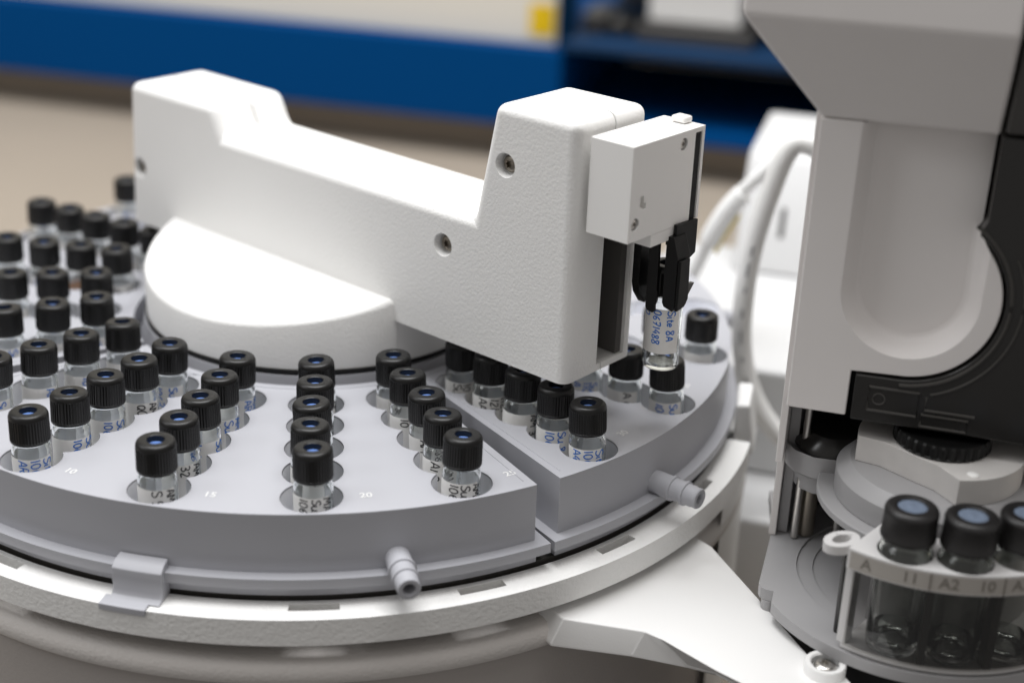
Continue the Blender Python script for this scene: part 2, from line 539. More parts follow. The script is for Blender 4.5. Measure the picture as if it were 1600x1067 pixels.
wallm = MB().lathe([(150.4, -139.5), (150.4, -47.2), (144.0, -47.2), (144.0, -139.5)], 60, a0=radians(-29), a1=radians(60))
build("side_wall", wallm, M['white_fine'], base, ORG)
col_ = MB().lathe([(63.2, -38), (63.2, -24), (60.3, -16.5), (59.4, -12.0), (57, -12.0)], 120)
build("collar", col_, M['grey'], base, ORG)
# bracket with screw boss
web = MB()
tp = [(108, -70), (125.1, -93.0), (133.6, -118.9), (142.6, -147.4), (150.5, -157), (156, -176), (142, -182), (122.6, -161.0), (116.4, -155.3), (103.6, -141.2), (99.8, -137.9), (77.9, -132.3), (70, -122)]
bt = [(108, -70), (125.1, -93.0), (133.6, -118.9), (142.6, -147.4), (150.5, -157), (156, -176), (146, -178), (127, -154), (118.9, -146.3), (111.3, -143.0), (96.7, -138.2), (74.5, -133.6), (68, -122)]
web.loft([[(x, y, -58.6) for x, y in bt], [(x, y, -57.6) for x, y in bt], [(x, y, -50.2) for x, y in tp]])
bb = web.bm()
build("bracket", bb, M['white_fine'], base, ORG, bevel=0.5, seg=2, angle=14)
bx, by = 145.3, -155.3
boss = MB().lathe([(5.5, -60), (5.5, -47.5), (5.2, -47.1), (4.1, -47.1), (3.7, -47.5), (3.6, -49.2), (0, -49.2)], 48, xf=lambda x, y, z: (x + bx, y + by, z))
bso = build("screw_boss", boss, M['white_fine'], base, ORG)

def screw(name, parent, xf, r, org, m='steel'):
    """round head with a star recess; local z points out of the surface, xf maps local to world"""
    star = []
    for i in range(24):
        a = 2 * pi * i / 24
        star.append((r * (0.40 + 0.10 * cos(6 * a)) * cos(a), r * (0.40 + 0.10 * cos(6 * a)) * sin(a)))
    n = 24
    mb = MB()
    ring = lambda k, z: [(r * k * cos(2 * pi * i / n), r * k * sin(2 * pi * i / n), z * r) for i in range(n)]
    mb.loft([ring(1.0, -0.3), ring(1.0, 0.12), ring(0.90, 0.27), ring(0.72, 0.38), [(x, y, 0.42 * r) for x, y in star], [(x, y, 0.05 * r) for x, y in star]], True, True, xf)
    s = build(name, mb, M[m], parent, org, angle=30)
    return s
screw("screw", bso, lambda x, y, z: (x + bx, y + by, z - 48.6), 3.0, ORG)

# latch clip over the tray rail
cl = MB()
prof = [(141.6, -28.6), (144.9, -29.2), (146.6, -30.6), (146.9, -33.0), (146.6, -36.4), (147.4, -38.0), (149.2, -38.5), (149.2, -38.95), (141.6, -38.95)]
angs = [-106.9 + 5.5 * i / 6 for i in range(7)]
loops = [[pol(r, a, z) for r, z in prof] for a in angs]
cl.loft(loops, True, True)
build("latch_clip", cl, M['grey'], base, ORG, bevel=0.5, seg=3)
ft = MB()
prof = [(147.6, -38.96), (147.6, -38.3), (151.9, -38.6), (151.9, -40.6), (151.3, -40.6), (151.3, -38.96)]
angs = [-107.5 + 5.0 * i / 6 for i in range(7)]
ft.loft([[pol(r, a, z) for r, z in prof] for a in angs], True, True)
build("latch_foot", ft, M['grey'], base, ORG, bevel=0.25)
# white stop block at the end of the ring
sb = MB()
sb.loft([[pol(145.2, -15.5, -47), pol(152.5, -15.0, -47), pol(153.5, -8, -47), pol(145.2, -8, -47)],
         [pol(145.2, -15.5, -29), pol(149.5, -15.0, -29), pol(150.5, -8, -29), pol(145.2, -8, -29)]])
build("stop_block", sb, M['white_fine'], base, ORG, bevel=1.0, seg=3)

# ================================================================== vial tray sections
DTH, GAP = 17.7890, 0.6287
def row_angle(i):
    q = -1 if i <= -2 else 0
    if i >= 4: q = 1
    if i >= 9: q = 2
    return -121.57386 + DTH * i + GAP * q
HR, HD, HOLE = 132.0, 14.0, 8.4
def scallop(a, HOLE=8.4):
    """outline of five overlapping round pockets along the radius at angle a"""
    c, s_ = cos(radians(a)), sin(radians(a))
    h = HD / 2
    ca = math.acos(h / HOLE)
    pts = []
    cent = [HR - HD * k for k in range(5)]
    for k in range(5):                          # right-hand side going inwards
        a0 = -pi * 0.0 if k == 0 else ca
        a1 = pi if k == 4 else pi - ca
        n = 16
        for i in range(n + (1 if k == 4 else 0)):
            t = a0 + (a1 - a0) * i / n
            pts.append((cent[k] + HOLE * cos(t), HOLE * sin(t)))
    for k in range(4, -1, -1):
        a0 = pi if k == 4 else pi + ca
        a1 = 2 * pi if k == 0 else 2 * pi - ca
        n = 16
        for i in range(1 if k == 4 else 0, n):
            t = a0 + (a1 - a0) * i / n
            pts.append((cent[k] + HOLE * cos(t), HOLE * sin(t)))
    return [(x * c - y * s_, x * s_ + y * c) for x, y in pts]

SECT = {0: (range(-6, -1), "left section of the grey vial tray, its near edge at the photo's left"),
        1: (range(-1, 4), "front section of the grey vial tray with rows marked 10 to 25"),
        2: (range(4, 9), "right section of the grey vial tray with the row marked 30"),
        3: (range(9, 14), "rear section of the grey vial tray hidden behind the white arm")}
NUM = {0: {}, 1: {0: "10", 1: "15", 2: "20", 3: "25"}, 2: {4: "30", 5: "35", 6: "40"}, 3: {}}
for q, (rows, lab) in SECT.items():
    ac = sum(row_angle(i) for i in rows) / 5
    half = 43.25
    org = pol(100, ac, -37.5)
    t = thing("tray_section", lab, "vial tray", org, "quarter sections of the round vial tray")
    def sector(r0, r1, hw, extra=0.0):
        # straight side edges stay parallel to the radius at ac +- hw
        d1 = math.degrees(extra / r1); d0 = math.degrees(extra / r0)
        return arc(r1, ac - hw - d1, ac + hw + d1, 56) + arc(r0, ac + hw + d0, ac - hw - d0, 40)
    top = fill_shape([sector(63, 141.2, half)] + [scallop(row_angle(i)) for i in rows], -31.0, -13.5)
    build("body", top, M['grey'], t, org, bevel=0.32, seg=2)
    fl_holes = [circle(*pol(HR - HD * k, row_angle(i))[:2], 5.75, 28) for i in rows for k in range(5) if (i, k) not in ((7, 0), (7, 1))]
    build("pocket_floor", fill_shape([sector(64, 140.2, half - 0.5)] + fl_holes, -27.0, -25.5), M['pocket_bright'], t, org)  # floor in the same pale tone, brightens the pockets
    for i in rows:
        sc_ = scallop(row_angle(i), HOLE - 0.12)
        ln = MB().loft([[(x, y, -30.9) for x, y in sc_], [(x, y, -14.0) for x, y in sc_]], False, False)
        build("added_pocket_liner", ln, M['pocket_bright'], t, org, recalc=False, angle=50)  # lining added to brighten the pocket walls
    build("rail", fill_shape([sector(63, 144.7, half, 3.2)], -34.0, -31.0), M['grey'], t, org, bevel=0.4, seg=3)
    build("skirt", fill_shape([sector(63, 141.4, half, 0.6)], -37.9, -34.0), M['grey'], t, org)
    # fine bead line just inside the top edge
    bead = MB()
    e = half - 1.05
    line = [pol(66.5, ac + e + 0.35, -13.5), pol(100, ac + e + 0.1, -13.5), pol(137.5, ac + e - 0.1, -13.5)]
    for sg in (1, -1):
        L = [Vector(pol(r, ac + sg * (half - math.degrees(2.4 / r)), -13.46)) for r in (68, 80, 95, 110, 124, 137.8)]
        bead.tube(L, 0.16, 6)
    L = [Vector(pol(65.6, ac - half + 2.4 + (2 * half - 4.8) * k / 40, -13.46)) for k in range(41)]
    bead.tube(L, 0.16, 6)
    build("edge_bead", bead, M['grey'], t, org)
    # peg handles
    for sg in (-1, 1):
        a = ac + sg * 27.0
        pf = [(0.0, 139), (3.5, 139), (3.5, 147.0), (3.85, 147.2), (3.85, 148.1), (3.35, 148.3), (3.3, 151.4), (3.7, 151.6), (3.7, 152.5), (3.2, 152.7), (3.2, 154.8), (3.0, 155.4),
              (3.15, 156.6), (2.9, 157.0), (1.8, 157.0), (1.65, 156.6), (1.65, 149.0), (0.0, 149.0)]
        ca, sa = cos(radians(a)), sin(radians(a))
        pg = MB().lathe(pf, 36, xf=lambda x, y, z: (z * ca - y * sa, z * sa + y * ca, x - 28.2))
        build("peg", pg, M['grey'], t, org, angle=30)
    for i, txt in NUM[q].items():
        a = row_angle(i) + 6.2
        tm = text_mesh(txt, 3.5)
        rot = radians(a + 90)
        cx, cy, _ = pol(132.5, a)
        xform(tm, lambda x, y, z: (cx + x * cos(rot) - y * sin(rot), cy + x * sin(rot) + y * cos(rot), -13.40))
        build("printed_number", tm, M['print'], t, org, smooth=False, recalc=False)

# ================================================================== vials
def cap_mesh(R, H, hole, sept):
    n = 84
    body = MB()
    loops = []
    def lp(r, z, dent=0.0):
        return [((r - (dent if (i % 2) else 0)) * cos(2 * pi * i / n), (r - (dent if (i % 2) else 0)) * sin(2 * pi * i / n), z) for i in range(n)]
    loops += [lp(R * 0.86, 0.0), lp(R * 0.98, 0.0), lp(R, 0.25)]
    loops += [lp(R, 0.7, 0.0), lp(R, 0.75, 0.16), lp(R * 0.99, H - 1.75, 0.16), lp(R * 0.99, H - 1.6)]
    loops += [lp(R * 0.975, H - 1.1), lp(R * 0.93, H - 0.55), lp(R * 0.865, H - 0.2), lp(R * 0.79, H - 0.05), lp(R * 0.70, H), lp(hole * 1.09, H), lp(hole, H - 0.15), lp(hole, H - sept - 0.3)]
    body.loft(loops, False, True)
    return body
def cap_obj(R, H, hole, sept, z0, parent, org, shared=None, m='cap'):
    pass

PROTO = {}
def vial_protos():
    R, H = 5.42, 8.7
    # cap (local z 0 at vial bottom)
    b = cap_mesh(R, H, 2.35, 1.7)
    xform(b, lambda x, y, z: (x, y, z + 23.1))
    o = build("cap", b, M['cap_top'], angle=28)
    PROTO['cap'] = o.data
    sp = MB().lathe([(0, 30.35), (1.2, 30.3), (2.0, 30.15), (2.34, 29.95)], 24)
    o2 = build("septum", sp, M['septum']); PROTO['septum'] = o2.data
    g = MB()
    g.lathe([(0, 0.0), (4.3, 0.0), (5.0, 0.25), (5.3, 0.9), (5.3, 20.6), (5.2, 21.3), (4.9, 21.9), (4.5, 22.3), (4.35, 22.7), (4.5, 22.95), (4.5, 23.3), (4.3, 24.0),
             (3.3, 24.0), (3.3, 22.8), (3.6, 22.2), (4.4, 21.3), (4.65, 20.5), (4.65, 2.2), (4.1, 1.2), (0, 1.4)], 64)
    o3 = build("glass_body", g, M['glass'], recalc=True, angle=60); PROTO['glass'] = o3.data
    lb = MB()
    n = 40
    a0, a1 = radians(-90 - 135), radians(-90 + 56)
    loop = lambda z: [(5.36 * cos(a0 + (a1 - a0) * i / n), 5.36 * sin(a0 + (a1 - a0) * i / n), z) for i in range(n + 1)]
    lb.loft([loop(5.6), loop(19.3)], False, False, close=False)
    o4 = build("label", lb, M['label'], recalc=False); PROTO['label'] = o4.data
    for x in (o, o2, o3, o4):
        bpy.data.objects.remove(x)
vial_protos()

# pen-stroke alphabet, x along the line of writing, y up, letter height 1
GL = {
 'S': [[(.55, .85), (.4, 1), (.15, .95), (.05, .75), (.2, .58), (.45, .45), (.55, .25), (.4, .03), (.15, 0), (0, .12)]],
 'u': [[(.0, .6), (.02, .2), (.15, 0), (.35, .05), (.45, .25), (.47, .6)], [(.46, .4), (.48, .08), (.6, 0)]],
 'i': [[(.05, .6), (.05, .1), (.15, 0)], [(.06, .82), (.08, .86)]],
 't': [[(.18, .95), (.14, .2), (.25, 0), (.4, .08)], [(0, .62), (.38, .64)]],
 'e': [[(.0, .3), (.4, .36), (.38, .55), (.2, .62), (.03, .42), (.05, .12), (.2, 0), (.42, .1)]],
 'A': [[(0, 0), (.28, 1), (.56, 0)], [(.1, .36), (.48, .36)]],
 'R': [[(.05, 0), (.07, 1), (.38, .98), (.5, .78), (.38, .55), (.08, .5)], [(.25, .5), (.52, 0)]],
 'M': [[(0, 0), (.08, 1), (.32, .35), (.56, 1), (.64, 0)]],
 'I': [[(.1, 1), (.1, 0)]],
 'Q': [[(.28, 1), (.05, .75), (.03, .3), (.25, 0), (.5, .25), (.52, .7), (.28, 1)], [(.32, .25), (.6, -.08)]],
 'C': [[(.5, .85), (.3, 1), (.08, .75), (.05, .3), (.25, 0), (.5, .12)]],
 'L': [[(.05, 1), (.05, 0), (.45, .02)]],
 'T': [[(0, 1), (.55, .98)], [(.28, 1), (.27, 0)]],
 'V': [[(0, 1), (.25, 0), (.5, 1)]],
 '0': [[(.28, 1), (.06, .8), (.03, .3), (.22, 0), (.45, .2), (.47, .75), (.28, 1)]],
 '1': [[(.12, 1), (.1, 0)]],
 '2': [[(.03, .8), (.2, 1), (.42, .9), (.42, .65), (.02, 0), (.5, .02)]],
 '3': [[(.03, .9), (.25, 1), (.45, .82), (.35, .58), (.15, .52), (.42, .42), (.48, .18), (.25, 0), (.02, .1)]],
 '4': [[(.35, 1), (.02, .38), (.5, .4)], [(.38, .65), (.36, 0)]],
 '5': [[(.45, 1), (.1, .98), (.07, .58), (.35, .6), (.48, .3), (.3, 0), (.03, .06)]],
 '6': [[(.4, 1), (.12, .7), (.03, .3), (.2, 0), (.42, .12), (.42, .38), (.22, .48), (.05, .3)]],
 '7': [[(.0, .97), (.48, 1), (.2, 0)], [(.08, .5), (.42, .52)]],
 '8': [[(.38, .95), (.12, .98), (.06, .75), (.42, .3), (.4, .05), (.12, 0), (.05, .25), (.42, .75), (.38, .95)]],
 'E': [[(.5, 1), (.05, 1), (.05, 0), (.5, 0)], [(.05, .52), (.42, .52)]],
 'B': [[(.05, 0), (.06, 1), (.38, .95), (.4, .62), (.08, .52), (.45, .42), (.46, .08), (.05, 0)]],
 ' ': [],
}
ADV = {'i': .3, 'I': .35, '1': .35, 'M': .85, 't': .5, ' ': .35}
def writing(lines, h=2.0, ztop=18.9, rr=5.42, rnd=None, pen=0.18, squeeze=1.12):
    """lines written down the side of the glass; first line right-most"""
    rnd = rnd or random
    mb = MB()
    for txt, ang in lines:
        x = 0.0
        sl = rnd.uniform(-0.08, 0.12)
        for ch in txt:
            k = h * rnd.uniform(0.9, 1.1)
            dy = rnd.uniform(-0.12, 0.12)
            for st in GL.get(ch, []):
                pts = []
                for px, py in st:
                    pts.append((x + (px + py * sl) * k * squeeze, py * k + dy))
                # resample with rounded corners
                Q = catmull([(a, b, 0) for a, b in pts], 4 if len(pts) > 2 else 7)
                prev = None
                for i, p in enumerate(Q):
                    d = (Q[min(i + 1, len(Q) - 1)] - Q[max(i - 1, 0)])
                    if d.length < 1e-6:
                        continue
                    d.normalize()
                    nrm = Vector((-d.y, d.x, 0))
                    ww = pen * (0.85 + 0.3 * rnd.random())
                    cur = []
                    for sgn in (1, -1):
                        e = p + nrm * ww * sgn
                        az = radians(-90 + ang) + e.y / rr
                        cur.append((rr * cos(az), rr * sin(az), ztop - e.x))
                    if prev:
                        mb.add(prev + cur[::-1], [(0, 1, 2, 3)])
                    prev = cur
            x += ADV.get(ch, .68) * k * squeeze
    return mb

CAMP = (45.21, -473.15)
def make_vial(topxyz, bottom, lines, ink, label, az=0.0, h=2.5, group="black-capped sample vials standing in the tray", septum='septum', show_label=True, seed=0, liquid=None, name="sample_vial"):
    """vial standing at `bottom` with its cap centre at `topxyz`; its patch faces the camera turned by az degrees"""
    r = thing(name, label, "vial", bottom, group)
    b, tp = Vector(bottom), Vector(topxyz)
    zax = (tp - b).normalized()
    tilt = Vector((0, 0, 1)).rotation_difference(zax).to_matrix()
    face = atan2(CAMP[1] - b.y, CAMP[0] - b.x) + pi / 2 + radians(az)
    r.rotation_euler = (tilt @ Matrix.Rotation(face, 3, 'Z')).to_euler()
    def part(nm, me, m, par):
        o = bpy.data.objects.new(nm, me)
        COL.objects.link(o)
        o.parent = par
        return o
    part("glass_body", PROTO['glass'], None, r)
    c = part("cap", PROTO['cap'], None, r)
    if septum:
        part("septum", PROTO['septum'], None, c)
    if show_label:
        l = part("label", PROTO['label'], None, r)
        if lines:
            rnd = random.Random(seed)
            wm = writing(lines, h, rnd=rnd)
            wo = build("handwriting", wm, M[ink], None, smooth=False, recalc=False, weld=False)
            wo.parent = l
    if liquid:
        lq = MB().lathe([(0, 1.5), (4.0, 1.4), (4.5, 2.4), (4.5, 16.5), (0, 16.5)], 32)
        lo = build("liquid", lq, M[liquid], None)
        lo.parent = r
    return r

# how far each cap leans from the middle of its pocket (tangential x, radial y), measured from the photograph
rnd = random.Random(3)
ROWNAME = {-6: "row behind the white arm", -5: "left section's rear row", -4: "left section's second row from the back",
           -3: "left section's second row from the front", -2: "left section's front row", -1: "front section's row beside the left gap",
           0: "row marked 10, left of the clip", 1: "row marked 15, in line with the clip", 2: "row marked 20, straight before the hub",
           3: "row marked 25, beside the slanting gap", 4: "row marked 30, below the arm", 5: "unmarked row below the gripper", 6: "last occupied row right of the gripper"}
ORD = ["outermost vial", "vial second from the rim", "middle vial", "vial second from the hub", "innermost vial"]
VIS = {-6: [0], -5: [0, 1, 2, 3, 4], -4: [1, 2, 3, 4], -3: [2, 3, 4], -2: [2, 3, 4], -1: [1, 2, 3, 4], 0: [0, 1, 2, 3, 4], 1: [0, 1, 2, 3, 4],
       2: [0, 1, 2, 3, 4], 3: [0, 1, 2, 3, 4], 4: [0, 1, 2, 3, 4], 5: [0, 1, 2], 6: [0, 1]}
# handwriting: (text, angle round the glass seen from the camera), right-most line first
B, K = 'ink_blue', 'ink_black'
std = lambda a=0, n="1067488", e="AR": [("Site 8A", 26 + a), (n, -12 + a), (e + "41", -50 + a)]
TXT = {(0, 0): (std(2), B), (0, 1): ([("Su 8B", 40), ("106748", 0)], B), (0, 2): ([("Su 8C", 34), ("106749", -8)], B), (0, 3): ([("AM 12", 22), ("QC 4", -16)], K),
       (0, 4): ([("Su 7", 8), ("1067", -40)], B),
       (1, 0): ([("AM 21", 30), ("S 5", -10)], K), (1, 1): ([("AM 4", 46), ("32", 8)], K), (1, 2): ([("Su 1", 40), ("106", -34)], B), (1, 3): ([("ARM", 48), ("Su", 10)], B), (1, 4): ([("106", 50), ("AR", 14)], B),
       (2, 0): ([("MA 2", 36), ("Su 9", 4), ("106", -34)], K), (2, 1): ([("AM", 44), ("S2", 6)], K), (2, 2): ([("AM", 48), ("10", 0)], K), (2, 3): ([("A4", 50)], K), (2, 4): ([("AM", 48)], K),
       (3, 0): ([("AM", 40), ("Su 2", 2), ("106", -32)], K), (3, 1): ([("AM1", 14), ("A1 3", -28)], K), (3, 2): ([("0108", 10), ("AM", -34)], K), (3, 3): ([("S", 18), ("10", -30)], K), (3, 4): ([("48", -18)], K),
       (4, 0): (std(8, "1067", "A"), B), (4, 1): ([("Su 8", 8), ("1067", -34)], B), (4, 2): ([("AM 3", 36)], K), (4, 3): ([("1121", 34), ("121", 0), ("AA", -42)], K), (4, 4): ([("Su", -34), ("10", -2)], K),
       (5, 0): ([("Su", 12), ("106", -34)], B), (5, 1): ([("A 6", 6)], K), (5, 2): ([("Su", 26), ("110", 2), ("A", -34)], B), (6, 0): ([], B), (6, 1): ([], B),
       (-1, 1): ([("Su 3", 12), ("1", -30)], B), (-1, 2): ([("ARM", 18)], B), (-1, 3): ([("AM", 40), ("10", -10)], B), (-1, 4): ([("11", 20)], K)}
LEAN = {(0, 0): (2.1, 0.6), (3, 0): (-1.3, 0.5), (1, 0): (0.8, .9)}
for i, ks in VIS.items():
    a = row_angle(i)
    for k in ks:
        rr = 131.0 - 14.0 * k
        tx, ty, _ = pol(rr, a)
        # lean: the foot sits nearer the middle of the pocket
        bx_, by_, _ = pol(HR - HD * k + rnd.uniform(-.8, .8), a + math.degrees(rnd.uniform(-1.2, 1.2) / rr))
        ex, ey = rnd.uniform(-.55, .55), rnd.uniform(-.45, .45)
        lines, ink = TXT.get((i, k), ([("Su %d" % rnd.randint(1, 9), rnd.uniform(-20, 40)), ("106%d" % rnd.randint(1, 9), rnd.uniform(-40, -25))], B if rnd.random() < .7 else K))
        word = {B: "blue", K: "black"}[ink] + "-inked"
        lab = "%s %s in the %s" % (word, ORD[k], ROWNAME[i])
        sept, liq = 'septum', None
        if (i, k) == (-5, 4):
            lab = "capped vial with an empty dark cap hole, innermost in the left section's rear row"; sept = None
        elif (i, k) == (-4, 3):
            lab = "capped vial holding amber liquid, second from the hub on the left section"; liq = 'amber'
        elif (i, k) == (0, 0):
            lab = "outermost blue-inked vial in the row marked 10, left of the latch clip"
        elif not lines:
            lab = "unwritten %s in the %s" % (ORD[k], ROWNAME[i])
        elif i == -6:
            lab = "black-capped vial peeking out behind the left end of the white arm"
        make_vial((tx + ex, ty + ey, 0.6), (bx_, by_, -31.0), lines, ink, lab, rnd.uniform(-11, 11), seed=i * 10 + k, septum=sept, liquid=liq, show_label=not liq)

# the vial held in the gripper
gv = arm(135.0, -10.0, 5.4)
make_vial((gv[0], gv[1], 37.0), gv, [("Site 8A", 12), ("0671488", -32), ("10", -70)], B, "glass vial marked Site 8A in blue, held up by the black gripper", 0, h=2.2, group="black-capped sample vials standing in the tray", seed=5)

# ================================================================== transfer arm
ta = thing("transfer_arm", "white robot arm lying across the round vial tray", "robot arm", (0, 0, -12))
TO = (0, 0, -12)
prof = [(-79, 4.2), (123, 4.2), (123, 80.4), (93.7, 80.4), (86.6, 45.2), (-26.0, 45.2), (-31.0, 55.3), (-75.6, 55.3)]
def shell(d_seam, d_out):
    mb = MB()
    mb.loft([[arm(s, d_seam, z) for s, z in prof], [arm(s, d_out, z) for s, z in prof]])
    b = mb.bm()
    def dd(v): return v.co.x * AN[0] + v.co.y * AN[1]
    pred = lambda e: not (abs(dd(e.verts[0]) - d_seam) < 1e-3 and abs(dd(e.verts[1]) - d_seam) < 1e-3) and not (abs(e.verts[0].co.z - 4.2) < .01 and abs(e.verts[1].co.z - 4.2) < .01)
    bevel_edges(b, pred, 3.1, 5)
    return b
cut_slot = MB().box(112, 130, -8, 5, 6.2, 66, arm)
front = build("front_shell", shell(3.1, 19.6), M['white'], ta, TO)
rear = build("rear_shell", shell(2.55, -12.4), M['white'], ta, TO)
SCR = [(-72.4, 25.1), (75.2, 34.2), (98.3, 63.5)]
def hole_cut(s, z):
    return MB().lathe([(0, 16.6), (3.1, 16.6), (3.1, 18.6), (3.9, 20.2), (0, 20.2)], 32, xf=lambda x, y, q: arm(s + x, q, z + y))
boolean(front, [cut_slot] + [hole_cut(s, z) for s, z in SCR])
boolean(rear, [MB().box(112, 130, -8, 5, 6.2, 66, arm)])
for o in (front, rear):
    md = o.modifiers.new("normals", 'WEIGHTED_NORMAL'); md.keep_sharp = True
for s, z in SCR:
    screw("screw", front, lambda x, y, q, s=s, z=z: arm(s + x, 16.9 + q, z + y), 2.55, TO, 'steel_dark')
build("slot_guide", MB().box(112.2, 122.0, -7.8, -5.2, 6.4, 65.5, arm).box(112.2, 114.5, -5.1, 4.9, 6.4, 65.5, arm), M['slot'], ta, TO)
# hub under the arm
def hub_z(d): return 14.9 - 0.205 * d
RH = 58.5
hub = MB()
nn = 72
seg_a = math.acos(18.5 / RH)
pts = []
for i in range(nn + 1):
    a = -seg_a + 2 * seg_a * i / nn
    pts.append((-RH * sin(a), RH * cos(a)))      # (s, d)
low = [arm(s, d, -10.2) for s, d in pts]
l2 = [arm(s, d, -9.8) for s, d in pts]
top1 = [arm(s, d, hub_z(d) - 1.6) for s, d in pts]
sh = lambda k: [(s * (1 - k / RH), max(18.5, d * (1 - k / RH))) for s, d in pts]
top2 = [arm(s, d, hub_z(d) - .45) for s, d in sh(.5)]
top3 = [arm(s, d, hub_z(d)) for s, d in sh(1.8)]
hub.loft([low, l2, top1, top2, top3])
seg_b = math.acos(-15.8 / RH) if False else math.acos(15.8 / RH)
build("hub_cover", hub, M['white'], ta, TO, angle=48)
h2 = MB()
h2.lathe([(0, -10.2), (RH, -10.2), (RH, 3.9), (0, 3.9)], 120)
bh = h2.bm()
# keep only the part below the arm and behind the cover
bmesh.ops.bisect_plane(bh, geom=bh.verts[:] + bh.edges[:] + bh.faces[:], plane_co=arm(0, 18.4, 0), plane_no=(AN[0], AN[1], 0), clear_outer=True)
build("hub_base", bh, M['white_fine'], ta, TO)
build("hub_gap_line", MB().lathe([(56, -11.4), (59.1, -11.4), (59.1, -10.3), (56, -10.3)], 120), M['black'], ta, TO)  # black ring stands in for the dark gap below the hub

# gripper head
gh = build("gripper_head", MB().box(125, 139, -17, 16.2, 50, 76.6, arm), M['white_shiny'], ta, TO)
boolean(gh, [MB().box(132, 141, -15.8, -12.5, 49, 75.2, arm), MB().box(137, 141, 9.9, 11.6, 59.0, 62.2, arm), MB().box(137, 141, 8.9, 10.6, 58.4, 60.2, arm)] +
        [MB().lathe([(0, 137.4), (1.75, 137.4), (1.75, 140), (0, 140)], 24, xf=lambda x, y, q, d=d, z=z: arm(q, d + x, z + y)) for d, z in ((-7.1, 73.0), (13.3, 54.8))])
md = gh.modifiers.new("edge", 'BEVEL'); md.width = 0.35 * S; md.segments = 2; md.limit_method = 'ANGLE'; md.angle_limit = radians(40); md.harden_normals = True
for d, z in ((-7.1, 73.0), (13.3, 54.8)):
    screw("screw", gh, lambda x, y, q, d=d, z=z: arm(138.0 + q, d + x, z + y), 1.55, TO, 'steel')
build("top_tab", MB().box(130.2, 135.0, -16.6, -12.5, 76.7, 78.6, arm), M['white_shiny'], gh, TO, bevel=0.7)
build("bottom_lug", MB().box(131.5, 138.9, -5.8, 5.2, 46.2, 49.9, arm), M['white_shiny'], gh, TO, bevel=0.3)
build("carriage", MB().box(115, 124.9, -6.8, 4.2, 52, 64, arm), M['black'], ta, TO)
# black fingers
f1 = MB()
Lf = lambda P, s0, s1: MB().loft([[arm(s0, d, z) for d, z in P], [arm(s1, d, z) for d, z in P]])
fing = thing  # (fingers are parts of the arm)
lo = Lf([(-4.6, 49.9), (-10.6, 49.9), (-10.6, 25.5), (-8.4, 23.6), (-5.4, 27.5), (-4.6, 30.5)], 126.6, 129.2)
build("left_finger", lo, M['black'], ta, TO, bevel=0.25)
cp_ = MB()
Pf = [(132.9, 48.5), (136.2, 48.5), (136.5, 31.0), (136.9, 30.2), (136.6, 27.5), (136.1, 26.2), (136.2, 24.6), (135.6, 23.9), (133.6, 24.2), (133.0, 25.2)]
cp_.loft([[arm(s, -4.1, z) for s, z in Pf], [arm(s, -3.0, z) for s, z in Pf]])
build("front_claw", cp_, M['black'], ta, TO, bevel=0.2)
rc = MB()
Pr = [(138.3, 47.5), (140.6, 47.5), (142.4, 42.0), (142.6, 27.0), (141.9, 25.8), (138.9, 26.6), (138.3, 27.8)]
rc.loft([[arm(s, -9.5, z) for s, z in Pr], [arm(s, -3.4, z) for s, z in Pr]])
build("right_claw", rc, M['black'], ta, TO, bevel=0.2)
rs = MB()
Pr2 = [(-3.5, 41.0), (-8.0, 41.0), (-8.6, 28.6), (-7.0, 26.6), (-3.5, 26.0)]
rs.loft([[arm(142.65, d, z) for d, z in Pr2], [arm(143.4, d - .4, z + .2) for d, z in Pr2]])
build("claw_cheek", rs, M['black'], ta, TO, bevel=0.2)
ub = MB()
Pu = [(-5.2, 50.6), (-15.6, 50.2), (-15.7, 40.2), (-12.0, 38.6), (-5.2, 39.0)]
ub.loft([[arm(139.03, d, z) for d, z in Pu], [arm(140.2, d, z) for d, z in Pu]])
build("finger_block", ub, M['black'], ta, TO, bevel=0.25)
build("slide_bar", MB().box(137.2, 138.7, -15.6, -12.7, 49.5, 75.0, arm), M['black'], ta, TO, bevel=0.2)
wd = MB()
Pw = [(-8.2, 32.8), (-13.2, 32.3), (-7.0, 25.4)]
wd.loft([[arm(141.0, d, z) for d, z in Pw], [arm(142.4, d, z) for d, z in Pw]])
build("finger_wedge", wd, M['smoke_grey'], ta, TO, bevel=0.2)
build("cross_link", MB().box(129.2, 132.9, -9.5, -6.5, 44.5, 47.5, arm).box(136.3, 139.2, -8.5, -6.0, 43.8, 46.0, arm), M['black'], ta, TO)

# ================================================================== injector tower
tw = thing("injector_tower", "white upright injector tower with dark smoked door at the right", "injector", tow(-20, -20, -140))
TWO = tow(-20, -20, -140)
# flared top housing
hd = MB()
L0 = [(-41.6, -60), (-41.6, 0), (1.6, 0), (1.6, -60)]
L1 = [(-62.6, -60), (-62.6, 13.8), (1.8, 13.8), (1.8, -60)]
hd.loft([[tow(t, o_, 88.0) for t, o_ in L0], [tow(t, o_, 114.5) for t, o_ in L1], [tow(t, o_, 230) for t, o_ in L1]])
build("top_housing", hd, M['housing'], tw, TWO, bevel=1.1, seg=3, angle=25)
